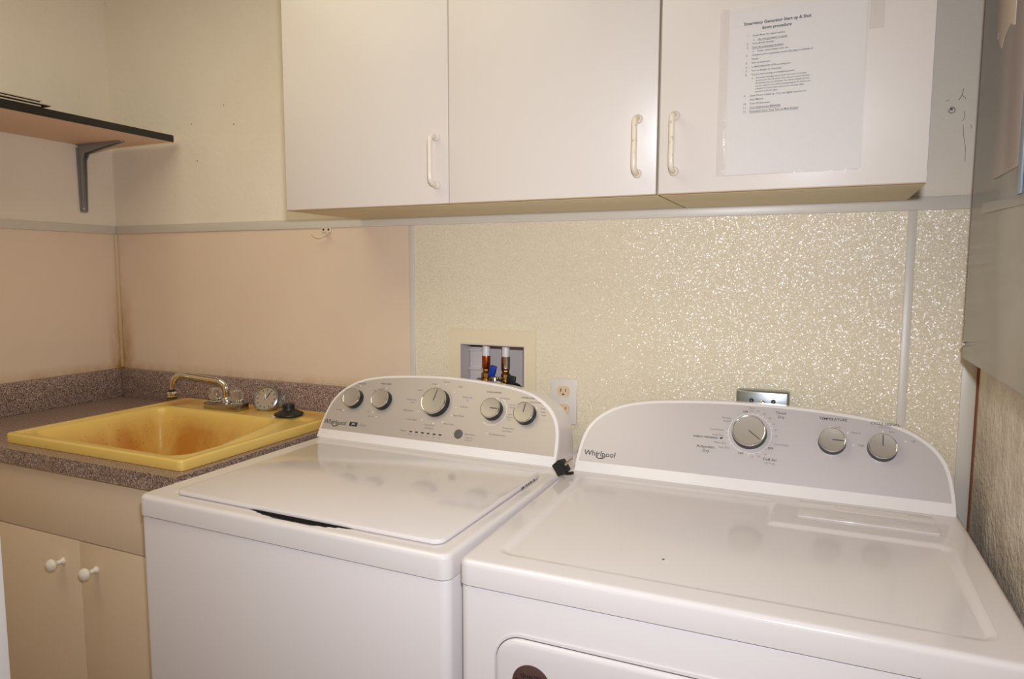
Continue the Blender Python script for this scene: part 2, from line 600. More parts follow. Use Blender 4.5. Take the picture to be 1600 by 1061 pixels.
b = BM(); box(b, XL + .004, XR, -0.0045, 0.004, RAIL - .008, 1.505, bev=.0015)
obj('trim_1', b, strip_m, kind='structure')
b = BM(); box(b, XL, XL + .0085, -1.6, -0.0045, RAIL - .008, 1.505, bev=.0015)
obj('trim_2', b, strip_m, kind='structure')
for i, (x0, x1, m) in enumerate(((-1.034, -1.018, strip_m), (0.149, 0.165, strip_m))):
    b = BM(); box(b, x0, x1, -0.003, 0.002, 0.02, RAIL - .008, bev=.001)
    obj('trim_%d' % (3 + i), b, m, kind='structure')
b = BM(); box(b, 0.258, XR - .003, -0.003, 0.002, 0.02, RAIL - .008, bev=.001)
obj('trim_5', b, strip_m, kind='structure')
b = BM(); box(b, XR - .003, XR - .0005, -0.004, 0.002, 0.02, RAIL - .008)
box(b, XR - .002, XR - .0003, -0.012, -0.004, 0.5, 1.25)
obj('trim_6', b, rust_m, kind='structure')
b = BM(); box(b, XL + .004, XL + .014, -0.010, 0.0, 1.02, RAIL - .008, bev=.003)
obj('trim_7', b, strip_y, kind='structure')
# white casing of the doorway at the left edge
b = BM(); box(b, -1.31, -1.1345, -1.035, -1.0, 0, 2.1, bev=.003)
obj('door_1', b, trim_white, kind='structure')

# small nail holes and scuffs on the plaster
b = BM()
random.seed(4)
for x, z, r in ((-1.662, 1.800, .0022), (-1.840, 1.815, .0018), (-1.822, 1.70, .0022), (-1.70, 1.86, .0018), (0.213, 1.672, .0022)):
    t = BM(); lathe(t, [(0, .0006), (r, .0004), (r * 1.2, 0)], FRONT((x, 0.0042, z)), 7); merge(b, t)
def crack(pts, w):
    for (xa, za), (xb, zb) in zip(pts, pts[1:]):
        a = math.atan2(zb - za, xb - xa); L = math.hypot(xb - xa, zb - za)
        t = BM(); box(t, 0, L, -w / 2, w / 2, 0, .0006); merge(b, t, FRONT((xa, 0.0042, za)) @ Matrix.Rotation(a, 4, 'Z'))
crack([(.208, 1.668), (.212, 1.676), (.218, 1.674), (.219, 1.667), (.213, 1.664), (.208, 1.668)], .0012)
crack([(.224, 1.688), (.229, 1.697), (.231, 1.709)], .0010)
crack([(.229, 1.697), (.236, 1.690)], .0007)
crack([(.203, 1.688), (.208, 1.690)], .0008)
crack([(.232, 1.648), (.236, 1.656), (.235, 1.666)], .0008)
crack([(.234, 1.640), (.236, 1.618), (.240, 1.598), (.241, 1.570)], .0006)
crack([(.246, 1.640), (.249, 1.632)], .0006)
crack([(-1.025, 1.462), (-1.022, 1.470)], .0010)
obj('scuff_marks', b, mark_m, wall_back)

# ------------------------------------------------------------------ wall cabinets
CY = -0.2953
CZ = 1.4985
CT = 2.22
def make_pull(x, z0, z1, m, parent, flip=1):
    b = BM()
    y = CY - .001
    d = 0.028
    tube(b, [(x, y + .001, z1), (x, y - .010, z1), (x, y - d * .8, z1 - .003), (x, y - d, z1 - .014), (x, y - d, (z0 + z1) / 2),
             (x, y - d, z0 + .014), (x, y - d * .8, z0 + .003), (x, y - .010, z0), (x, y + .001, z0)], 0.0052, 12, 5)
    for z in (z0, z1):
        lathe(b, [(0.0085, 0), (0.0085, .003), (.006, .006), (0, .006)], FRONT((x, y, z)), 16)
    return obj('handle', b, m, parent)

def cabinet(x0, x1, doors, label, first=False):
    t = thing('wall_cabinet', label, 'cabinet', ((x0 + x1) / 2, -0.004, CZ), group='white wall cabinets')
    off = Vector((-(x0 + x1) / 2, 0.004, -CZ))
    b = BM()
    box(b, x0, x1, CY + .019, -0.005, CZ, CT, bev=.001)
    obj('body', b, cab_under, t, loc=off)
    for (a, c, hx, hz0, hz1, hm) in doors:
        b = BM(); box(b, a, c, CY, CY + .018, CZ + .002, CT - .01, bev=.0012)
        d = obj('door', b, cab_m, t, loc=off)
        b2 = BM(); box(b2, a, c, CY + .001, CY + .017, CZ + .0008, CZ + .0024)
        obj('edge_band', b2, edge_m, d)
        make_pull(hx, hz0, hz1, hm, d)
        if c > 0.1:
            b2 = BM(); box(b2, c - .0001, c + .0003, CY + .0014, CY + .0168, CZ + .004, CT - .012)
            o = obj('edge_band', b2, blue_edge_and_reflection, d); o['label'] = 'blue-grey edge strip'
            b2 = BM(); box(b2, c + .00005, c + .0004, CY + .0195, -.006, CZ + .002, CT - .002)
            obj('side_panel', b2, cab_m, t, loc=off)
    return t
cabinet(-1.192, -0.2955, [(-1.192, -0.7435, -0.772, 1.540, 1.641, handle_w), (-0.7415, -0.2965, -0.332, 1.540, 1.641, handle_g)],
        'wide white two-door wall cabinet hung over the washing machine')
cabinet(-0.2915, 0.1452, [(-0.2915, 0.1452, -0.263, 1.540, 1.641, handle_g)],
        'single-door white wall cabinet hung over the dryer with a sheet on it')

# instruction sheet in a plastic sleeve, taped to the right-hand cabinet door
sheet = thing('instruction_sheet', 'printed procedure sheet in a clear plastic sleeve on the right cabinet door', 'paper', (-0.063, CY - .002, 1.527))
SO = Vector((0.063, -(CY - .002), -1.527))
b = BM(); box(b, -0.170, 0.046, CY - .0012, CY - .0004, 1.528, 1.807)
obj('paper', b, paper_m, sheet, loc=SO)
b = BM()
n = 16
g = [[b.verts.new((-0.173 + 0.222 * i / n, CY - .0030 - .0006 * sin(i * 1.3 + k * .7), 1.5265 + 0.289 * k / n)) for k in range(n + 1)] for i in range(n + 1)]
for i in range(n):
    for k in range(n):
        b.faces.new((g[i][k], g[i + 1][k], g[i + 1][k + 1], g[i][k + 1]))
obj('sleeve', b, sleeve_m, sheet, loc=SO)
b = BM(); box(b, -0.187, -0.172, CY - .0022, CY - .0008, 1.5265, 1.8155, bev=.0004)
obj('binding_strip', b, sleeve_edge, sheet, loc=SO)
b = BM(); box(b, -0.173, 0.047, CY - .0036, CY - .0030, 1.5262, 1.5276)
obj('sleeve_seam', b, sleeve_edge, sheet, loc=SO)

lines = [(1.7655, -0.141, '1.', 0), (1.7655, -0.132, 'Check Meter for digital readout', 0.053), (1.7585, -0.131, 'a.', 0), (1.7585, -0.123, 'No read out means no power', 0.048),
         (1.7520, -0.141, '2.', 0), (1.7520, -0.132, 'Turn off main Breaker', 0.036), (1.7455, -0.141, '3.', 0), (1.7455, -0.132, 'Turn off unnecessary breakers', 0.051),
         (1.7390, -0.131, 'a.', 0), (1.7390, -0.123, 'Dryer, water heater, oven, etc', 0.050), (1.7325, -0.142, '4.', 0),
         (1.7325, -0.132, 'Connect cord to generator and to the plug on outside of', 0.098), (1.7260, -0.132, 'house', 0.0105),
         (1.7195, -0.142, '5.', 0), (1.7195, -0.132, 'Start up Generator', 0.031), (1.7125, -0.142, '6.', 0), (1.7125, -0.132, 'A. MAIN BREAKER (OFF) see being sure', 0.064),
         (1.7060, -0.142, '7.', 0), (1.7060, -0.132, 'Turn on Breaker for Generator', 0.050), (1.6995, -0.142, '8.', 0), (1.6995, -0.132, 'You are now running on emergency power', 0.071),
         (1.6935, -0.131, 'a.', 0), (1.6935, -0.1245, 'Use power sparingly, but you have one stove. It is a large', 0.082), (1.6888, -0.1245, 'demand power, but still will pull down main net overload. One item', 0.087),
         (1.6841, -0.1245, 'off will allow you run microwave. You will be in safety and then', 0.087), (1.6794, -0.1245, 'you are using two. You will be creating using the TV devices, not', 0.089),
         (1.6747, -0.1245, 'a whole A/C house power and so to an incoming, safety', 0.079), (1.6700, -0.1245, 'generator is all over again.', 0.037),
         (1.6635, -0.143, '9.', 0), (1.6635, -0.133, 'Once Power is back up. (You see digital read out on', 0.091), (1.6570, -0.133, 'your Meter)', 0.022),
         (1.6500, -0.144, '10.', 0), (1.6500, -0.133, 'Turn off Generator', 0.034), (1.6432, -0.144, '11.', 0), (1.6432, -0.133, 'Turn off generator BREAKER', 0.051),
         (1.6365, -0.144, '12.', 0), (1.6365, -0.133, 'Disconnect Cord, Then Turn on Main Breaker', 0.080)]
b = BM()
TY = CY - .0016
text_bm(b, 'Emergency Generator Start up & Shut', FRONT((-0.0925, TY, 1.7865)), width=0.108, bold=0.03)
text_bm(b, 'down procedure', FRONT((-0.093, TY, 1.7770)), width=0.048, bold=0.03)
for z, x, s, w in lines:
    if w:
        text_bm(b, s, FRONT((x, TY, z)), width=w, align='LEFT', bold=.012)
    else:
        text_bm(b, s, FRONT((x, TY, z)), size=0.0048, align='LEFT')
for z, x, w in ((1.7560, -0.123, .048), (1.6405, -0.133, .051), (1.6338, -0.133, .080), (1.7430, -.132, .051)):
    box(b, x, x + w, TY - .0003, TY, z, z + .0004)
obj('lettering', b, print_black, sheet, loc=SO)
b = BM(); box(b, 0.050, 0.072, CY - .0010, CY - .0003, 1.752, 1.815)
tag(obj('tape_piece', b, tape_m), 'yellowed tape remnant on the door right of the sheet', 'tape')

# ------------------------------------------------------------------ wall shelf, left
sh = thing('wall_shelf', 'black-edged shelf board on the left wall held by a grey bracket', 'shelf', (-2.05, -0.51, 1.758))
o_ = Vector((2.05, 0.51, -1.758))
b = BM(); box(b, XL + .002, -1.890, -0.992, -0.026, 1.7585, 1.776, bev=.0008)
obj('board', b, shelf_under, sh, loc=o_)
b = BM(); box(b, XL + .002, -1.890, -0.992, -0.026, 1.776, 1.778)
obj('top_laminate', b, shelf_black, sh, loc=o_)
b = BM(); box(b, -1.890, -1.886, -0.992, -0.026, 1.7575, 1.7785, bev=.0008)
obj('edge_band', b, shelf_black, sh, loc=o_)
br = thing('shelf_bracket', 'grey pressed steel shelf bracket under the black-edged shelf', 'bracket', (XL, -0.105, 1.54))
bo = Vector((-XL, 0.105, -1.54))
b = BM()
# wall leg tapering downwards
t = BM(); prism(t, [(-.014, .0), (-.007, -.002), (.007, -.002), (.012, .004), (.017, .205), (-.017, .205)], frame((XL + .002, -0.105, 1.545), (0, 1, 0), (0, 0, 1), (1, 0, 0)), .0025); merge(b, t)
obj('wall_leg', b, bracket_m, br, loc=bo)
b = BM()
t = BM(); prism(t, [(0, -.017), (.20, -.008), (.205, 0), (.20, .008), (0, .017)], frame((XL + .002, -0.105, 1.7555), (1, 0, 0), (0, 1, 0), (0, 0, 1)), .0025); merge(b, t)
obj('shelf_leg', b, bracket_m, br, loc=bo)
b = BM()
t = BM(); prism(t, [(.002, .004), (.008, .004), (.016, .165), (.03, .185), (.10, .197), (.19, .2095), (.19, .212), (.002, .212)],
                frame((XL, -0.112, 1.545), (1, 0, 0), (0, 0, 1), (0, -1, 0)), .003); merge(b, t)
t = BM(); prism(t, [(.002, .004), (.008, .004), (.016, .165), (.03, .185), (.10, .197), (.19, .2095), (.19, .212), (.002, .212)],
                frame((XL, -0.095, 1.545), (1, 0, 0), (0, 0, 1), (0, -1, 0)), .003); merge(b, t)
obj('rib', b, bracket_m, br, loc=bo)
for z in (1.556, 1.735):
    b = BM(); lathe(b, [(.0042, 0), (.0042, .001), (.003, .0025), (0, .003)], frame((XL + .0045, -0.109, z), (0, 1, 0), (0, 0, 1), (1, 0, 0)), 12)
    obj('screw', b, chrome, br, loc=bo)

# stack of thin trays on the shelf
def tray(z, y1, x1, label, rot):
    t = thing('serving_tray', label, 'tray', (-2.03, y1 - .28, z), group='thin trays stacked on the shelf')
    b = BM()
    t0 = BM(); box(t0, -.13, x1, -.28, .28, .0, .0018, bev=.0004); merge(b, t0)
    obj('base', b, tray_dark, t)
    b = BM()
    box(b, -.134, x1 + .004, -.283, .283, .0018, .0052, bev=.0012)
    obj('rim', b, tray_m, t)
    t.rotation_euler = (rot, 0, 0)
tray(1.7785, -0.432, .140, 'lowest thin pale-rimmed tray lying on the black-edged shelf', 0)
tray(1.7865, -0.405, .142, 'middle thin pale-rimmed tray in the stack on the shelf', radians(-.25))
tray(1.7945, -0.428, .138, 'topmost thin pale-rimmed tray in the stack on the shelf', radians(-.35))

# ------------------------------------------------------------------ hook
hk = thing('wall_hook', 'small cream double wire hook under the white trim left of the cabinets', 'hook', (-1.312, -0.0, 1.459))
ho = Vector((1.318, 0, -1.465))
b = BM(); box(b, -1.337, -1.303, -.0035, -.0002, 1.471, 1.487, bev=.0014); obj('plate', b, hook_m, hk, loc=ho)
b = BM(); tube(b, [(-1.315, -.003, 1.472), (-1.317, -.012, 1.462), (-1.326, -.022, 1.4565), (-1.340, -.027, 1.458), (-1.350, -.028, 1.4685)], .0024, 10, 5)
obj('prong', b, hook_m, hk, loc=ho)
b = BM(); tube(b, [(-1.310, -.003, 1.474), (-1.309, -.012, 1.466), (-1.306, -.018, 1.461), (-1.301, -.024, 1.466), (-1.299, -.026, 1.472)], .0024, 10, 5)
obj('prong', b, hook_m, hk, loc=ho)
for x in (-1.329, -1.311):
    b = BM(); lathe(b, [(.0034, 0), (.003, .0008), (0, .001)], FRONT((x, -.0034, 1.4795)), 12)
    obj('screw', b, dark_slot, hk, loc=ho)

# ------------------------------------------------------------------ recessed valve box
vb = thing('valve_box', 'recessed plastic washer valve box with a cream flange in the wall', 'valve box', (-0.784, 0.0, 0.96))
vo = Vector((0.784, 0, -0.96))
b = BM()
wall_with_hole(b, -0.909, -0.6585, 0.955, 1.2025, -0.0035, -0.0003, (OX0 + .001, OX1 - .001, OZ0, OZ1 - .001))
obj('flange', b, box_frame, vb, smooth=False, loc=vo)
b = BM()
yb = .092
box(b, OX0 + .0005, OX0 + .003, -.003, yb, OZ0, OZ1 - .001)
box(b, OX1 - .003, OX1 - .0005, -.003, yb, OZ0, OZ1 - .001)
box(b, OX0 + .003, OX1 - .003, -.003, yb, OZ1 - .004, OZ1 - .001)
box(b, OX0 + .003, OX1 - .003, -.003, yb, OZ0 + .001, OZ0 + .004)
box(b, OX0 + .003, OX1 - .003, yb - .003, yb, OZ0, OZ1 - .001)
obj('liner', b, box_plastic, vb, smooth=False, loc=vo)
b = BM(); box(b, OX0 + .004, OX0 + .045, .045, yb - .004, 1.02, 1.150, bev=.004)
box(b, OX0 + .0035, OX0 + .042, .040, yb - .004, 1.088, 1.094, bev=.001)
box(b, OX0 + .0035, OX0 + .042, .040, yb - .004, 1.140, 1.146, bev=.001)
obj('drain_boss', b, box_plastic, vb, loc=vo)

wv = thing('water_valve', 'brass supply valve with two copper arrestors inside the wall box', 'valve', (-0.790, 0.035, 1.0))
wo = Vector((0.790, -0.035, -1.0))
for x, m, rr in ((-0.818, copper, 0), (-0.760, copper, 1)):
    b = BM(); lathe(b, [(0, .158), (.0095, .158), (.0105, .156), (.0105, .128), (0, .128)], Matrix.Translation((x, .035, 1.0)), 20)
    a = obj('arrestor_cap', b, white_pl, wv, loc=wo)
    b = BM(); lathe(b, [(0, .130), (.0112, .130), (.0115, .128), (.0115, .100), (.0095, .094), (.0085, .092), (0, .092)], Matrix.Translation((x, .035, 1.0)), 20)
    a = obj('arrestor_body', b, m, wv, loc=wo)
    if rr:
        b = BM(); lathe(b, [(.0118, .130), (.0118, .098)], Matrix.Translation((x, .035, 1.0)), 24)
        for f in [f for f in b.faces if f.calc_center_median().x < x + .000]:
            b.faces.remove(f)
        a2 = obj('foil_label', b, chrome, wv, loc=wo); a2['label'] = 'silver label on the right arrestor'
    b = BM()
    lathe(b, [(0, .094), (.009, .094), (.010, .090), (.009, .087), (.0135, .083), (.0135, .072), (.0100, .069), (.0125, .066), (.0125, .058), (.009, .056), (.009, .03), (0, .03)], Matrix.Translation((x, .035, 1.0)), 8)
    obj('fitting', b, brass, wv, loc=wo)
b = BM()
tube(b, [(-.846, .030, 1.048), (-.832, .024, 1.060), (-.818, .022, 1.052), (-.800, .025, 1.056), (-.780, .025, 1.060), (-.760, .022, 1.055)], .011, 14, 5)
lathe(b, [(0, .058), (.014, .058), (.014, .03), (0, .03)], Matrix.Translation((-.832, .03, 1.0)), 12)
lathe(b, [(0, .062), (.012, .062), (.014, .055), (.014, .03), (0, .03)], Matrix.Translation((-.789, .028, 1.012)), 12)
obj('valve_body', b, dull_chrome, wv, loc=wo)
b = BM()
t = BM(); box(t, -.0085, .0085, -.006, .006, 0, .030, bev=.003); merge(b, t, Matrix.Translation((-.792, .012, 1.078)) @ Matrix.Rotation(radians(16), 4, 'Y'))
lv = obj('lever_grip', b, blue_pl, wv, loc=wo)
b = BM(); tube(b, [(-.797, .02, 1.060), (-.792, .012, 1.082)], .004, 10, 1); obj('lever_arm', b, chrome, wv, loc=wo)

b = BM()
tube(b, [(-.757, .020, 1.046), (-.735, .016, 1.052), (-.716, .014, 1.046), (-.709, .014, 1.02)], .0145, 16, 5)
t = BM(); box(t, -.013, .013, -.004, .004, 0, .026, bev=.003); merge(b, t, Matrix.Translation((-.736, .012, 1.058)) @ Matrix.Rotation(radians(8), 4, 'Y'))
tag(obj('rubber_hose', b, black_rubber), 'black rubber hose end with a tab at the right in the wall box', 'hose')

# ------------------------------------------------------------------ outlets
ot = thing('wall_outlet', 'white duplex outlet with ivory receptacles between washer and dryer', 'outlet', (-0.582, 0, 1.031))
oo = Vector((0.582, 0, -1.031))
b = BM(); box(b, -0.6165, -0.5475, -.006, -.0003, 0.974, 1.088, bev=.002)
obj('cover_plate', b, plate_m, ot, loc=oo)
for zc in (1.057, 1.012):
    b = BM()
    poly = []
    for i in range(40):
        a = 2 * pi * i / 40
        poly.append((.0165 * cos(a), max(-.0125, min(.0125, .0165 * sin(a)))))
    prism(b, poly, FRONT((-.582, -.006, zc)), .0022)
    rc = obj('receptacle', b, socket_m, ot, loc=oo)
    b = BM()
    box(b, -.0075 - .582, -.0055 - .582, -.0086, -.0080, zc - .002, zc + .0065)
    box(b, .0055 - .582, .0072 - .582, -.0086, -.0080, zc - .001, zc + .0060)
    lathe(b, [(.0024, 0), (.0024, .0004), (0, .0004)], FRONT((-.582, -.0081, zc - .0075)), 12)
    obj('slots', b, dark_slot, rc)
b = BM(); lathe(b, [(.003, 0), (.0028, .0008), (0, .0012)], FRONT((-.582, -.006, 1.0345)), 12)
obj('screw', b, plate_m, ot, loc=oo)

mo = thing('metal_outlet_box', 'stamped steel cover plate on the wall behind the dryer console', 'outlet cover', (-0.112, 0, 1.04))
mof = Vector((0.112, 0, -1.04))
b = BM(); box(b, -0.1665, -0.0565, -.030, -.0003, 0.985, 1.0965, bev=.006, seg=3)
obj('cover_plate', b, steel, mo, loc=mof)
for x in (-.134, -.089):
    b = BM(); lathe(b, [(.0048, 0), (.0048, .0012), (.0030, .0014), (0, .0014)], FRONT((x, -.030, 1.0735)), 16)
    s_ = obj('knockout', b, dark_slot, mo, loc=mof)
    b = BM(); lathe(b, [(.0024, .0013), (.002, .0024), (0, .0026)], FRONT((x, -.030, 1.0735)), 12)
    obj('rivet', b, chrome, s_)
b = BM(); lathe(b, [(.006, 0), (.004, .0016), (0, .002)], FRONT((-.111, -.030, 1.069)), 16)
obj('screw', b, chrome, mo, loc=mof)

# ------------------------------------------------------------------ electrical panel on the right wall
ep = thing('electrical_panel', 'grey steel electrical panel mounted on the right wall', 'panel', (0.262, -0.35, 1.18))
PX = 0.240
epo = Vector((-0.262, 0.35, -1.18))
b = BM()
box(b, PX + .004, XR - .001, -0.90, -0.10, 1.225, 2.25, bev=.004)
obj('enclosure', b, grey_body, ep, loc=epo)
PY, PZ = -.105, 1.197
b = BM()
t = BM(); box(t, 0, .003, -.84, 0, 0, 1.12, bev=.0012); merge(b, t, Matrix.Translation((PX, PY, PZ)))
obj('cover', b, panel_grey, ep, loc=epo)
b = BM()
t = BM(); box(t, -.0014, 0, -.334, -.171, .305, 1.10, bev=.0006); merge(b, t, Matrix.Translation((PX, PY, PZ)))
o = obj('pale_reflection', b, panel_reflection, ep, loc=epo); o['label'] = 'paler plate imitating a reflection in the cover'  # raised pale plate stands for a reflection in the steel cover
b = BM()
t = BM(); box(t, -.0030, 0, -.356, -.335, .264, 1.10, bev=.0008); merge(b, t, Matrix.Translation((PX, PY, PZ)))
o = obj('blue_reflection', b, blue_edge_and_reflection, ep, loc=epo); o['label'] = 'blue-grey strip imitating a reflection in the cover'  # blue strip of the same reflection, built as a raised bar
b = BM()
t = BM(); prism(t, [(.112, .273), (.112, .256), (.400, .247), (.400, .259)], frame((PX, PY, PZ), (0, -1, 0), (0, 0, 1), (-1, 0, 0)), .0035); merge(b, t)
obj('ledge_reflection', b, panel_grey, ep, loc=epo)  # slanted ledge shaped after a reflected wedge in the cover
for z in (PZ + .026, 2.28):
    b = BM(); lathe(b, [(.0052, 0), (.0050, .002), (.003, .0036), (0, .004)], frame((PX, PY - .014, z), (0, -1, 0), (0, 0, 1), (-1, 0, 0)), 14)
    obj('screw', b, chrome, ep, loc=epo)
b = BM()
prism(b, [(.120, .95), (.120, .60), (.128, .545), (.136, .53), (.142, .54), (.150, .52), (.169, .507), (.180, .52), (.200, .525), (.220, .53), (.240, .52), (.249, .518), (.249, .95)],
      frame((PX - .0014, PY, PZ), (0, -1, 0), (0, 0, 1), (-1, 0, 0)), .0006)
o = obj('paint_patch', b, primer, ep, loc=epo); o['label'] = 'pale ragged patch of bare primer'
b = BM(); tube(b, [(.262, -.375, 1.2235), (.262, -.385, 1.208), (.262, -.41, 1.200), (.262, -.45, 1.196), (.262, -.52, 1.196)], .012, 14, 5)
obj('conduit', b, steel, ep, loc=epo)

# ------------------------------------------------------------------ counter, base cabinet
b = BM()
SX0, SX1, SY0, SY1 = -1.872, -1.247, -0.580, -0.030     # sink rim outline
def slab_hole(b, x0, x1, y0, y1, z0, z1, h):
    t = BM()
    wall_with_hole(t, x0, x1, y0, y1, z0, z1, h)     # built upright in x,z then laid flat
    M = Matrix(((1, 0, 0, 0), (0, 0, 1, 0), (0, 1, 0, 0), (0, 0, 0, 1)))
    merge(b, t, M)
slab_hole(b, XL + .001, -1.225, -0.617, -0.001, 0.884, 0.921, (SX0 + .02, SX1 - .02, SY0 + .02, SY1 - .02))
ct = tag(obj('countertop', b, counter_m, smooth=False), 'speckled brown laminate countertop in the left corner holding the yellow sink', 'countertop')
b = BM(); box(b, XL + .004, XL + .024, -0.617, -0.0225, 0.9212, 1.0190, bev=.001)
obj('backsplash', b, counter_m, ct)
b = BM(); box(b, XL + .004, -1.225, -0.022, -0.001, 0.9212, 1.0190, bev=.001)
obj('backsplash', b, counter_m, ct)

bc = thing('sink_cabinet', 'beige painted base cabinet with two doors below the yellow sink', 'cabinet', (-1.72, -0.3, 0))
bo = Vector((1.72, 0.3, 0))
b = BM(); wallz = []
box(b, XL + .006, XL + .022, -0.582, -0.03, 0.0, 0.883)
box(b, -1.248, -1.230, -0.582, -0.03, 0.0, 0.883)
box(b, XL + .022, -1.248, -0.582, -0.03, 0.08, 0.10)
box(b, XL + .022, -1.248, -0.53, -0.515, 0.0, 0.08)
obj('carcass', b, base_cab, bc, loc=bo)
b = BM(); box(b, XL + .006, -1.230, -0.600, -0.582, 0.7215, 0.8825, bev=.001)
obj('false_front', b, base_cab, bc, loc=bo)
for x0, x1, kx in ((XL + .002 + .01, -1.5765, -1.637), (-1.5735, -1.232, -1.517)):
    b = BM(); box(b, x0, x1, -0.600, -0.582, 0.09, 0.7185, bev=.001)
    d = obj('door', b, base_cab, bc, loc=bo)
    b = BM(); lathe(b, [(.0080, 0), (.0080, .003), (.0050, .007), (.0048, .016), (.010, .021), (.0145, .027), (.0135, .034), (.008, .0385), (0, .040)], FRONT((kx, -.600, .660)), 24)
    obj('knob', b, knob_w, d)

# ------------------------------------------------------------------ sink
def sink_h(px, py):
    x, y = px + SX0, py + SY0
    xr = -1.290 - max(0, y + .43) * .27
    dl, dr_, df, db = x - (SX0 + .032), xr - x, y - (SY0 + .028), -.150 - y
    r = .05
    d = min(dl, dr_, df, db)
    for a, c in ((dl, df), (dl, db), (dr_, df), (dr_, db)):
        if a < r and c < r:
            d = min(d, r - sqrt((r - a) ** 2 + (r - c) ** 2))
    h = 0.0
    if d > 0:
        h = -.19 * sstep(0.0, .085, d) - .010 * sstep(0, .02, d)
    # raised bead around the rim
    e = min(px, py, (SX1 - SX0) - px, (SY1 - SY0) - py)
    h -= .003 * sstep(.014, .020, e)
    # sloping soap ledge at the right
    if x > xr + .006 and x < SX1 - .02 and -.50 < y < -.10:
        h -= .006 * sstep(0, .02, x - xr - .006) * sstep(0, .02, SX1 - .02 - x) * sstep(-.50, -.46, y) * sstep(-.10, -.13, y)
    return h
sk = thing('laundry_sink', 'yellow drop-in laundry sink with rust-orange stains in the speckled counter', 'sink', ((SX0 + SX1) / 2, (SY0 + SY1) / 2, .9215))
so = Vector((-(SX0 + SX1) / 2, -(SY0 + SY1) / 2, -.9215))
b = deck(SX1 - SX0, SY1 - SY0, .9218, .945, sink_h, rc=.012, re=.005, res=.006)
b.faces.ensure_lookup_table()
# open underside (the basin hangs below the rim) and shift to place
big = max(b.faces, key=lambda f: len(f.verts))
b.faces.remove(big)
bmesh.ops.translate(b, verts=b.verts, vec=(SX0, SY0, 0))
obj('basin', b, sink_m, sk, loc=so)
b = BM(); lathe(b, [(0, .002), (.012, .001), (.03, .003), (.038, .003), (.040, 0)], Matrix.Translation((-1.58, -.35, .743)), 24)
obj('drain', b, chrome, sk, loc=so)

# faucet
fc = thing('faucet', 'chrome two-handle faucet with a swivel spout at the back of the yellow sink', 'faucet', (-1.615, -.108, .9415))
fo = Vector((1.615, .108, -.9415))
b = BM()
box(b, -1.684, -1.552, -.133, -.083, .9417, .962, bev=.002)
obj('base', b, dull_chrome, fc, loc=fo)
b = BM()
lathe(b, [(.0155, .9615), (.0155, .975), (.013, .978), (.0085, .979), (.0085, .985), (0, .985)], Matrix.Translation((-1.614, -.108, 0)), 24)
obj('spout_collar', b, chrome, fc, loc=fo)
b = BM()
tube(b, [(-1.614, -.108, .979), (-1.614, -.109, 1.000), (-1.619, -.110, 1.014), (-1.632, -.112, 1.024), (-1.652, -.115, 1.029), (-1.700, -.123, 1.034), (-1.752, -.133, 1.040),
         (-1.776, -.137, 1.039), (-1.792, -.141, 1.028), (-1.800, -.143, 1.012), (-1.802, -.144, .992)], .0075, 16, 5)
sp = obj('spout', b, chrome, fc, loc=fo)
b = BM(); lathe(b, [(0, .9935), (.0092, .9935), (.0092, .986), (0, .986)], Matrix.Translation((-1.802, -.144, 0)), 20)
obj('gasket', b, black_rubber, sp)
b = BM(); lathe(b, [(0, .987), (.010, .987), (.016, .982), (.016, .974), (.012, .970), (0, .970)], Matrix.Translation((-1.802, -.144, 0)), 20)
obj('aerator', b, chrome, sp)
b = BM(); lathe(b, [(0, .9705), (.0125, .9705), (.0125, .966), (0, .966)], Matrix.Translation((-1.802, -.144, 0)), 20)
obj('gasket', b, black_rubber, sp)
for x in (-1.660, -1.574):
    b = BM()
    lathe(b, [(.016, .962), (.0175, .9625), (.012, .968), (.008, .969), (0, .969)], Matrix.Translation((x, -.108, 0)), 24)
    hd = obj('valve_skirt', b, chrome, fc, loc=fo)
    b = BM()
    t = BM()
    n = 12
    rings = []
    for r, z in ((.0145, .970), (.0185, .974), (.0195, .985), (.0185, .998), (.013, 1.003), (0, 1.004)):
        if r:
            rings.append([t.verts.new(((r * (1.0 if k % 2 else .88)) * cos(2 * pi * k / (2 * n)), (r * (1.0 if k % 2 else .88)) * sin(2 * pi * k / (2 * n)), z)) for k in range(2 * n)])
        else:
            rings.append([t.verts.new((0, 0, z))])
    for A, B in zip(rings, rings[1:]):
        for k in range(2 * n):
            j = (k + 1) % (2 * n)
            if len(B) == 1:
                t.faces.new((A[k], A[j], B[0]))
            else:
                t.faces.new((A[k], A[j], B[j], B[k]))
    t.faces.new(rings[0][::-1])
    merge(b, t, Matrix.Translation((x, -.108, 0)))
    obj('handle', b, acrylic, fc, loc=fo)
    b = BM(); lathe(b, [(0, .996), (.008, .996), (.0085, .990), (.007, .975), (0, .972)], Matrix.Translation((x, -.108, 0)), 16)
    obj('handle_core', b, chrome, fc, loc=fo)

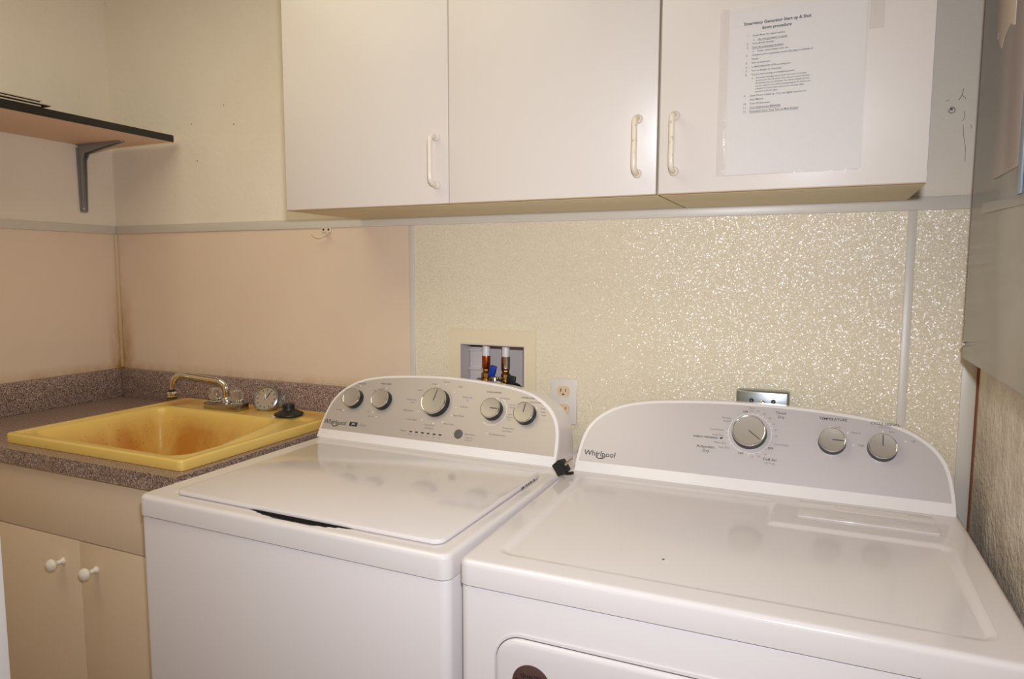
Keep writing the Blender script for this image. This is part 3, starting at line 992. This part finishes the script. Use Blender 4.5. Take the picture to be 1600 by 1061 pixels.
# round clock leaning at the back of the sink
CKM = Matrix.Translation((-1.497, -.068, .9750)) @ Matrix.Rotation(radians(14), 4, 'Z') @ frame((0, 0, 0), (1, 0, 0), (0, sin(radians(24)), cos(radians(24))), (0, -cos(radians(24)), sin(radians(24)))) @ Matrix.Scale(1.08, 4)
ck = thing('clock', 'small round silver clock leaning on the backsplash right of the faucet', 'clock', (-1.497, -.066, .9425))
ck0 = Vector((1.497, .066, -.9425))
b = BM(); lathe(b, [(0, -.020), (.028, -.020), (.036, -.014), (.0375, 0), (.0365, .006), (.0335, .008), (.0315, .006), (.0315, .003)], CKM, 40)
obj('case', b, steel, ck, loc=ck0)
b = BM(); lathe(b, [(0, .0032), (.0318, .0032)], CKM, 40); obj('dial', b, clock_face, ck, loc=ck0)
b = BM()
for k in range(12):
    a = pi / 6 * k
    t = BM(); box(t, -.0010, .0010, .0225, .0275, .0034, .0038); merge(b, t, CKM @ Matrix.Rotation(-a, 4, 'Z'))
obj('hour_marks', b, print_black, ck, loc=ck0)
for a, L, w in ((20, .013, .0014), (-30, .020, .0010)):
    b = BM(); t = BM(); box(t, -w, w, -.004, L, .0040, .0046); merge(b, t, CKM @ Matrix.Rotation(radians(a), 4, 'Z'))
    obj('hand', b, print_white if a > 0 else print_black, ck, loc=ck0)
b = BM(); t = BM(); box(t, .030, .052, -.018, .014, -.016, -.004, bev=.004); merge(b, t, CKM)
obj('bracket', b, acrylic, ck, loc=ck0)

b = BM()
lathe(b, [(0, .0), (.034, .0), (.041, .005), (.0405, .0075), (.028, .0135), (.018, .018), (.0155, .024), (.0175, .031), (.0165, .034), (.008, .033), (.006, .030), (0, .030)], Matrix.Translation((-1.379, -.105, .9418)), 36)
tag(obj('drain_stopper', b, black_rubber), 'black rubber drain stopper sitting on the yellow sink beside the clock', 'stopper')

# ------------------------------------------------------------------ appliances
OUT = [(0, 0), (.0005, .03), (.003, .060), (.007, .083), (.0125, .101), (.021, .1175), (.034, .1340), (.050, .1475), (.068, .1590),
       (.095, .1705), (.125, .1780), (.16, .1840), (.21, .1890), (.26, .1925), (.31, .1947)]
TL = radians(30)
def outline(hw, H, ins=0.0, hmin=0.0, k=1.0):
    """closed arch outline, x from -hw..hw (console plane coordinates)"""
    sc = H / .195
    L = []
    for s, h in OUT:
        if s < hw:
            L.append((-(hw - s), h * sc))
    R = [(-x, h) for x, h in L[::-1]]
    pts = L + [(0, H)] + R
    fx = (hw - ins) / hw
    fh = (H - ins) / H
    pts = [(x * fx, max(hmin, h * fh)) for x, h in pts]
    return pts

def subdiv(pts, n=3):
    """Catmull-Rom refinement of an open outline"""
    P = [Vector((x, y, 0)) for x, y in pts]
    Q = []
    for i in range(len(P) - 1):
        p0 = P[max(i - 1, 0)]; p1 = P[i]; p2 = P[i + 1]; p3 = P[min(i + 2, len(P) - 1)]
        for k in range(n):
            t = k / n
            q = 0.5 * ((2 * p1) + (-p0 + p2) * t + (2 * p0 - 5 * p1 + 4 * p2 - p3) * t * t + (-p0 + 3 * p1 - 3 * p2 + p3) * t ** 3)
            Q.append((q.x, q.y))
    Q.append((P[-1].x, P[-1].y))
    return Q

def appliance(name, label, cat, px, py, th, W, D, hfun, lip, console):
    cx, cy = px + cos(th) * W / 2 - sin(th) * D / 2, py + sin(th) * W / 2 + cos(th) * D / 2
    t = thing(name, label, cat, (cx, cy, 0), th)
    off = Vector((-W / 2, -D / 2, 0))
    b = BM(); box(b, .0015, W - .0015, .003, D, .035, .92 - lip - .0022, rv=.016, bev=.004)
    obj('body', b, enamel_side, t, loc=off)
    for fx in (.06, W - .06):
        for fy in (.07, D - .07):
            b = BM(); lathe(b, [(0, 0), (.022, 0), (.022, .01), (.012, .012), (.012, .038), (0, .038)], Matrix.Translation((fx, fy, 0)), 14)
            obj('foot', b, black_rubber, t, loc=off)
    b = deck(W, D, .92 - lip, .92, hfun, rc=.018, re=.009)
    obj('top_deck', b, enamel, t, loc=off)
    # console
    cxm, wc, hw, H = console
    y_b = D - .012
    def P(x, h, n=0.0):
        return Vector((cxm + x, wc + h * sin(TL) - n * cos(TL), .9202 + h * cos(TL) + n * sin(TL)))
    b = BM()
    front = subdiv(outline(hw, H))
    layers = []
    ins = [(.0024, 0.0), (.0007, -.0008), (0, -.0028)]
    for i_, dn in ins:
        layers.append([P(x * (hw - i_) / hw, h * (H - i_) / H if h > .001 else 0, dn) for x, h in front])
    for k in (.12, .35, .65, 1.0):
        lay = []
        for x, h in front:
            a = P(x, h, -.0028)
            bk = Vector((cxm + x * (1 - .010), y_b, .9202 + h * cos(TL) * .965))
            q = a.lerp(bk, k)
            lay.append(q)
        layers.append(lay)
    VV = [[b.verts.new(p) for p in lay] for lay in layers]
    for A, B in zip(VV, VV[1:]):
        for i in range(len(A) - 1):
            b.faces.new((A[i], A[i + 1], B[i + 1], B[i]))
    b.faces.new(VV[0])
    b.faces.new(VV[-1][::-1])
    for A, B in zip(VV, VV[1:]):
        b.faces.new((A[0], B[0], B[-1], A[-1]))
    cb = obj('console_body', b, console_w, t, loc=off)
    def M(x=0, h=0, n=0, rot=0):
        o = P(x, h, n)
        return frame(o, (1, 0, 0), (0, sin(TL), cos(TL)), (0, -cos(TL), sin(TL))) @ Matrix.Rotation(rot, 4, 'Z')
    face = subdiv(outline(hw, H, .0072, .0235))
    f2 = []
    for p_ in face:
        if not f2 or (abs(p_[0] - f2[-1][0]) + abs(p_[1] - f2[-1][1])) > 1e-4:
            f2.append((p_[0], max(.0235, p_[1])))
    b = BM(); prism(b, f2[::-1], M(0, 0, .0001), .0009)
    fp = obj('control_panel', b, silver_face if name == 'washing_machine' else silver_face2, t, loc=off, smooth=False)
    return t, off, M, cb, hw

def knob(t, off, M, x, h, r, angle, line=True):
    """knob centre in console-plane coordinates of its face"""
    b = BM()
    lathe(b, [(r * 1.06, .0012), (r * 1.05, .004), (r * .97, .0165), (r * .93, .0172), (0, .0172)], M(x, h), 48)
    k = obj('knob', b, black_plastic, t, loc=off)
    b = BM()
    lathe(b, [(r * .975, .0155), (r * 1.0, .0175), (r * .995, .0198), (r * .96, .0212), (r * .925, .0208)], M(x, h), 56)
    obj('chrome_ring', b, chrome, k)
    b = BM()
    lathe(b, [(r * .93, .0208), (r * .6, .0200), (0, .0196)], M(x, h), 48)
    obj('cap', b, knob_face, k)
    if line:
        b = BM(); tt = BM(); box(tt, -.0009, .0009, 0.0, r * .86, .0202, .0212)
        merge(b, tt, M(x, h) @ Matrix.Rotation(radians(-angle), 4, 'Z'))
        obj('pointer', b, print_dark, k)
    return k

def ring_arc(b, M, r, w, a0, a1, z=.0012, n=48):
    pts = []
    t = BM()
    for i in range(n + 1):
        a = radians(90 - (a0 + (a1 - a0) * i / n))
        pts.append((t.verts.new(((r - w / 2) * cos(a), (r - w / 2) * sin(a), z)), t.verts.new(((r + w / 2) * cos(a), (r + w / 2) * sin(a), z))))
    for p, q in zip(pts, pts[1:]):
        t.faces.new((p[0], p[1], q[1], q[0]))
    merge(b, t, M)

def logo(bm, M, x, h, w):
    text_bm(bm, 'Whirlpool', M(x, h, .0012), width=w, bold=0.004)
    k = w / .075
    # swoosh ring around the p
    cx = x + .006 * k
    n = 40
    t = BM()
    prev = None
    for i in range(n + 1):
        a = radians(-250 + 300 * i / n)
        wd = .0009 * k * (0.35 + 0.9 * sin(pi * i / n))
        ex, ey = .0125 * k, .0098 * k
        p = Vector((ex * cos(a) * .95 - .002 * k + ey * sin(a) * .25, ey * sin(a) - .0012 * k, 0))
        nrm = Vector((cos(a), sin(a), 0))
        q = (t.verts.new(p - nrm * wd), t.verts.new(p + nrm * wd))
        if prev and i < n * .78 and i > n * .18:
            t.faces.new((prev[0], prev[1], q[1], q[0]))
        prev = q
    merge(bm, t, M(cx, h, .0014))

# ---- washing machine
LX0, LX1, LY0, LY1 = .062, .667, .034, .452
def wash_h(x, y):
    s = sd_box(x, y, LX0 - .006, LX1 + .0025, LY0 - .004, LY1 + .008, .02)
    h = -.0018 * sstep(0.002, -.003, s)
    ex, ey = (x - .376) / .122, (y - .052) / .038
    e = ex * ex + ey * ey
    if e < 1:
        h -= .045 * min(1, (1 - e) * 2.2) * sstep(.012, .034, y)
    # soft hollow between lid and console
    h -= .0025 * sstep(0, .01, -sd_box(x, y, .03, .669, .470, .512, .01))
    return h
wm, wo_, WM, wcb, whw = appliance('washing_machine', 'white top-load washing machine with a grey control console beside the yellow sink', 'washer',
                                  -1.20457, -0.71933, -0.01014, .699, .665, wash_h, .0401, (.3335, .5213, .337, .195))
b = BM(); box(b, LX0, LX1, LY0, LY1, .9186, .9272, rv=.020, bev=.0030)
obj('lid', b, enamel, wm, loc=wo_)
b = BM()
t = BM()
pl_ = [(.376 + .112 * cos(a), .9184 - .009 * abs(sin(a))) for a in [pi + pi * i / 24 for i in range(25)]]
prism(t, pl_, FRONT((0, .042, 0)), .004)
merge(b, t)
obj('recess_shade', b, dark_slot, wm, loc=wo_)  # black plate stands for the deep shade under the lid's front edge
b = BM()
random.seed(2)
for i in range(6):
    yy = .345 + .060 * i / 5 + random.uniform(-.004, .004)
    box(b, LX1 - .0002, LX1 + .0004 + random.uniform(.0003, .0012), yy, yy + random.uniform(.002, .006), .9205, .9235)
obj('chips', b, print_dark, wm, loc=wo_)
W0 = -.3335   # console-plane x zero is the console centre; measured s runs from the left end
for x, h, r, a, ln in ((.0825, .1115, .0250, 0, False), (.1710, .1155, .0250, 0, False), (.3300, .1225, .0345, 8, True), (.4880, .1180, .0250, 92, True), (.5750, .1155, .0250, 5, True)):
    knob(wm, wo_, WM, x + W0, h, r, a, ln)
bl, gr, bu, wh = BM(), BM(), BM(), BM()
def TX(bm, s, x, h, **k):
    text_bm(bm, s, WM(x + W0, h, .0012), **k)
logo(bl, WM, .0425 + W0, .0435, .072)
t = BM(); box(t, -.0125, .0125, -.0055, .0055, 0, .0004); merge(bl, t, WM(.1020 + W0, .0440, .0012))
TX(wh, '240', .1020, .0440, size=.007, depth=.0006)
TX(gr, 'LOAD', .1300, .0435, size=.0085)
TX(bl, 'SOIL LEVEL', .0900, .1560, size=.0050)
TX(bl, 'WASH TEMP', .1650, .1610, size=.0058)
TX(gr, 'Heavy', .0790, .1490, size=.0048)
TX(gr, 'Normal', .0470, .1365, size=.0044)
TX(gr, 'Light', .0405, .1080, size=.0048)
TX(gr, 'Ex-Light', .0420, .0790, size=.0052)
TX(gr, 'Hot', .1610, .1500, size=.0048)
TX(gr, 'Warm', .1380, .1400, size=.0048)
TX(gr, 'Cool', .1350, .1130, size=.0048)
TX(gr, 'Cold', .1350, .0830, size=.0050)
TX(gr, 'Tap Cold', .1480, .0700, size=.0050)
TX(gr, 'Heavy', .3090, .1720, size=.0052); TX(gr, 'Normal', .3430, .1800, size=.0054); TX(gr, 'Casual', .3850, .1700, size=.0052)
TX(bu, 'Whites with', .4120, .1440, size=.0056); TX(bu, 'Oxi', .4140, .1370, size=.0050)
TX(gr, 'Delicates', .4090, .1190, size=.0058); TX(gr, 'Quick Wash', .4000, .0950, size=.0058); TX(gr, 'Rinse & Spin', .3790, .0720, size=.0056)
TX(gr, 'Bulky', .2720, .1520, size=.0052)
TX(bu, 'Soak & Wash', .2560, .1250, size=.0056); TX(bu, 'Cold', .2600, .1180, size=.0050)
TX(gr, 'Bulky/Sheets', .2540, .0960, size=.0056); TX(gr, 'Drain & Spin', .2720, .0735, size=.0056)
TX(gr, 'Clean Washer', .3270, .0640, size=.0054); TX(gr, 'with affresh', .3270, .0560, size=.0054)
TX(gr, 'Progress', .2560, .0430, size=.0058)
TX(bl, 'WASH OPTION', .4800, .1630, size=.0058)
TX(gr, 'Extra Rinse', .5130, .1500, size=.0056)
TX(gr, 'Fabric Softener', .5420, .1350, size=.0046); TX(gr, '& Extra Rinse', .5420, .1285, size=.0046)
TX(gr, 'Fabric', .5350, .1110, size=.0046); TX(gr, 'Softener', .5350, .1045, size=.0046); TX(gr, 'Only', .5350, .0980, size=.0046)
TX(gr, 'Presoak & Rinse', .5380, .0770, size=.0048); TX(gr, 'with Softener', .5380, .0700, size=.0048)
TX(gr, 'Presoak Extra Rinse', .5150, .0585, size=.0052)
TX(bl, 'WATER LEVEL', .5720, .1560, size=.0056)
TX(gr, 'Auto Sensing', .5930, .1470, size=.0054)
TX(gr, 'Deep', .6150, .1330, size=.0052); TX(gr, 'Water', .6170, .1250, size=.0052); TX(gr, 'Wash', .6190, .1170, size=.0052)
TX(gr, 'Start / Pause', .4420, .0520, size=.0056); TX(gr, 'Unlock Lid', .4420, .0430, size=.0048); TX(gr, 'Hold 3 secs', .4420, .0370, size=.0040)
for i in range(6):
    t = BM(); box(t, -.0036, .0036, -.0016, .0016, 0, .0005); merge(bl, t, WM(.2790 + W0 + i * .0168, .0425, .0012))
    TX(gr, ('Sense', 'Wash', 'Soak', 'Rinse', 'Spin', 'Done')[i], .2790 + i * .0168, .0350, size=.0034)
for x, h in ((.086, .1490), (.058, .0785), (.170, .1500), (.150, .0820), (.165, .0700), (.322, .1680), (.343, .1740), (.3870, .1160), (.381, .0940), (.361, .0750), (.335, .0700), (.301, .0760), (.284, .0960), (.492, .1480), (.566, .1490), (.598, .1330), (.486, .0600), (.372, .155)):
    lathe(wh, [(0, .0016), (.0016, .0014), (.0016, .001)], WM(x + W0, h), 10)
ring_arc(wh, WM(.4885 + W0, .1165), .036, .0012, 25, 215)
ring_arc(gr, WM(.3320 + W0, .1205), .0405, .0008, 30, 70)
obj('lettering', bl, print_black, wcb)
o = obj('lettering', gr, print_grey, wcb); o['label'] = 'grey lettering'
o = obj('lettering', bu, print_blue, wcb); o['label'] = 'blue lettering'
obj('indicator_dots', wh, print_white, wcb)
b = BM(); lathe(b, [(.0115, .0008), (.0112, .0026), (.0098, .0032), (0, .0028)], WM(.4120 + W0, .0500), 30)
sb = obj('start_button', b, print_dark, wm, loc=wo_)
b = BM()
for r in (.0035, .0062, .0088):
    ring_arc(b, WM(.4120 + W0, .0500), r, .0007, 0, 360, z=.0036)
obj('button_rings', b, print_grey, sb)

# ---- dryer
def dry_h(x, y):
    s1 = sd_box(x, y, .046, .696, .047, .362, .022)
    s2 = sd_box(x, y, .046, .428, .047, .494, .022)
    s = min(s1, s2)
    h = -.0045 * sstep(0.002, -.009, s)
    g = abs(sd_box(x, y, .467, .692, .404, .500, .004))
    h -= .0012 * sstep(.0026, .0008, g)
    return h
dm, do_, DMx, dcb, dhw = appliance('clothes_dryer', 'white clothes dryer with a pale grey control console at the right wall', 'dryer',
                                   -0.48925, -0.72483, 0.01297, .737, .665, dry_h, .0385, (.3715, .5173, .3585, .187))
D0 = -.3715
b = BM(); box(b, .470, .689, .407, .499, .9200, .9222, bev=.0007)
lsd = obj('lint_door', b, enamel, dm, loc=do_)
b = BM(); box(b, .532, .650, .462, .490, .9223, .9227)
o = obj('sticker', b, print_white, lsd); o['label'] = 'pale label on the lint door'
b = BM(); lathe(b, [(0, .0008), (.002, .0006), (.0022, 0)], Matrix.Translation((.285, .135, .9155)), 10)
obj('speck', b, print_dark, dm, loc=do_)
# door in the front
b = BM(); prism(b, rrect(.062, .675, .16, .822, .045, 8), FRONT((0, .0032, 0)), .0030)
obj('door_surround', b, enamel_side, dm, loc=do_)
b = BM()
tt = BM()
ol = [(rrect(.066, .671, .164, .8165, .040, 8), .0), (rrect(.066, .671, .164, .8165, .040, 8), .006), (rrect(.068, .669, .166, .8145, .039, 8), .009), (rrect(.073, .664, .171, .8095, .036, 8), .0105)]
rings = [[tt.verts.new((x, y, z)) for x, y in pl] for pl, z in ol]
for A, B in zip(rings, rings[1:]):
    for i in range(len(A)):
        tt.faces.new((A[i], A[(i + 1) % len(A)], B[(i + 1) % len(A)], B[i]))
tt.faces.new(rings[-1]); tt.faces.new(rings[0][::-1])
merge(b, tt, FRONT((0, .0030, 0)))
dd = obj('door', b, enamel_side, dm, loc=do_)
b = BM()
tt = BM()
A = [tt.verts.new((x, y, 0)) for x, y in rrect(.0645, .6725, .1625, .8180, .0415, 8)]
B = [tt.verts.new((x, y, 0)) for x, y in rrect(.0662, .6708, .1642, .8163, .0400, 8)]
for i in range(len(A)):
    tt.faces.new((A[i], A[(i + 1) % len(A)], B[(i + 1) % len(A)], B[i]))
merge(b, tt, FRONT((0, -.0001, 0)))
obj('door_gap', b, print_dark, dm, loc=do_)
b = BM(); lathe(b, [(0, .0012), (.0285, .0012), (.030, .0004), (.030, 0)], FRONT((.125, -.0076, .7535)), 40)
bd = obj('badge', b, badge_m, dd)
b = BM()
for s, dz in (('QUALITY', .0125), ('GUARANTEED', .003), ('SERVICE', -.0065)):
    text_bm(b, s, FRONT((.125, -.0090, .7535 + dz)), size=.0080, bold=.01)
obj('badge_lettering', b, badge_d, dd)

for x, h, r, a in ((.376, .1185, .0325, 128), (.530, .1150, .0240, 92), (.617, .1115, .0245, 0)):
    knob(dm, do_, DMx, x + D0 - .0055, h + .002, r, a, True)
bl, gr, wh = BM(), BM(), BM()
def TX(bm, s, x, h, **k):
    text_bm(bm, s, DMx(x + D0, h, .0012), **k)
logo(bl, DMx, .0655 + D0, .0425, .070)
TX(bl, 'TEMPERATURE', .5255, .1645, width=.0500, bold=.005)
TX(bl, 'CYCLE SIGNAL', .6165, .1630, width=.0500, bold=.005)
TX(gr, 'End of Cycle', .6165, .1565, size=.0040)
TX(gr, 'Low', .5350, .1490, size=.0055); TX(gr, 'Medium', .5670, .1405, size=.0052); TX(gr, 'High', .5760, .1160, size=.0056)
TX(gr, 'Low', .6280, .1490, size=.0055); TX(gr, 'Off', .6640, .1330, size=.0055)
TX(bl, 'Timed', .4280, .1690, size=.0080); TX(bl, 'Dry', .4290, .1600, size=.0080)
TX(bl, 'OFF', .3600, .1660, size=.0058, bold=.01); TX(gr, 'More', .3720, .1745, size=.0052); TX(gr, 'Dry', .3720, .1685, size=.0050)
for s, x, h in (('70', .3840, .1690), ('60', .3970, .1640), ('50', .4080, .1560), ('40', .4160, .1440), ('30', .4200, .1320), ('20', .4220, .1190)):
    TX(gr, s, x, h, size=.0052)
TX(gr, 'Cool Down', .4330, .1020, size=.0058)
TX(bl, 'OFF', .4130, .0920, size=.0060, bold=.01)
for s, x, h in (('30', .4040, .0790), ('20', .3920, .0735), ('10', .3790, .0710)):
    TX(gr, s, x, h, size=.0052)
TX(bl, 'Fluff Air', .4130, .0690, size=.0082); TX(gr, '(No Heat)', .4130, .0615, size=.0050)
TX(bl, 'OFF', .3570, .0760, size=.0060, bold=.01)
TX(gr, 'Wrinkle', .3230, .1490, size=.0058); TX(gr, 'Shield', .3240, .1425, size=.0058)
TX(gr, 'Cool Down', .3060, .1220, size=.0058); TX(gr, 'Less Dry', .3090, .1110, size=.0060)
TX(bl, 'ENERGY PREFERRED', .2850, .1035, width=.0490, bold=.01)
TX(gr, 'More Dry', .3150, .0945, size=.0060); TX(gr, 'Very Dry', .3230, .0850, size=.0058)
TX(bl, 'Automatic', .2870, .0830, size=.0088); TX(bl, 'Dry', .2880, .0745, size=.0088)
prism(bl, [(-.0035, -.0012), (-.001, -.0022), (.002, -.0008), (.0035, .0022), (0, .0020), (-.0026, .0006)], DMx(.3165 + D0, .1045, .0012), .0003)
ring_arc(wh, DMx(.3715 + D0, .1200), .0420, .0010, 0, 360)
for x, h in ((.5200, .1470), (.5520, .1390), (.5620, .1150), (.6130, .1480), (.6510, .1320)):
    lathe(wh, [(0, .0016), (.0016, .0014), (.0016, .001)], DMx(x + D0, h), 10)
for a in (5, 18, 31, 44, 57, 70, 83, 150, 165, 180, 235, 247, 259, 271):
    q = DMx(.3715 + D0, .1200) @ Matrix.Translation((.0445 * sin(radians(a)), .0445 * cos(radians(a)), 0))
    lathe(wh, [(0, .0016), (.0012, .0014), (.0012, .001)], q, 8)
obj('lettering', bl, print_black, dcb)
o = obj('lettering', gr, print_grey, dcb); o['label'] = 'grey lettering'
obj('dial_markings', wh, print_white, dcb)

# ---- plug lying over the gap
pl = thing('power_plug', 'black two-prong power plug lying over the gap between washer and dryer', 'plug', (-.492, -.262, .932))
RM = Matrix.Rotation(radians(-20), 4, 'Z') @ Matrix.Rotation(radians(48), 4, 'Y')
b = BM(); t = BM(); box(t, -.014, .014, -.012, .012, -.012, .012, bev=.0025); merge(b, t, Matrix.Translation((0, 0, .008)) @ RM)
obj('plug_body', b, black_rubber, pl)
AX = Vector((.68, .25, .62)).normalized()
for dy in (-.0055, .0065):
    b = BM()
    s0 = Vector((0, 0, .008)) + AX * .010 + Vector((0.25, -.9, .1)).normalized() * dy
    tube(b, [s0, s0 + AX * .023], .0028, 8, 1)
    obj('prong', b, chrome, pl)
b = BM(); tube(b, [(.006, -.004, .002), (.010, -.002, -.003), (.016, .004, -.0045), (.022, .012, -.0045)], .0035, 10, 4)
obj('cord_stub', b, black_rubber, pl)

# unseen panel added under the ceiling to carry the bounce fill
cl = thing('fill_panel', 'square white panel added under the ceiling for bounce fill light', 'fill_light', (-1.30, -1.20, 2.38))
b = BM()
for x0, x1, y0, y1 in ((-.63, .63, -.63, -.60), (-.63, .63, .60, .63), (-.63, -.60, -.60, .60), (.60, .63, -.60, .60)):
    box(b, x0, x1, y0, y1, -.01, .0595, bev=.003)
obj('fill_panel_frame', b, trim_white, cl)
b = BM(); box(b, -.60, .60, -.60, .60, .02, .04)
obj('fill_panel_reflector', b, trim_white, cl)

for _o in bpy.data.objects:
    if _o.name.split('.')[0] in ('lettering', 'indicator_dots', 'dial_markings', 'scuff_marks', 'hour_marks', 'slots', 'button_rings', 'chips', 'badge_lettering'):
        _o['kind'] = 'stuff'
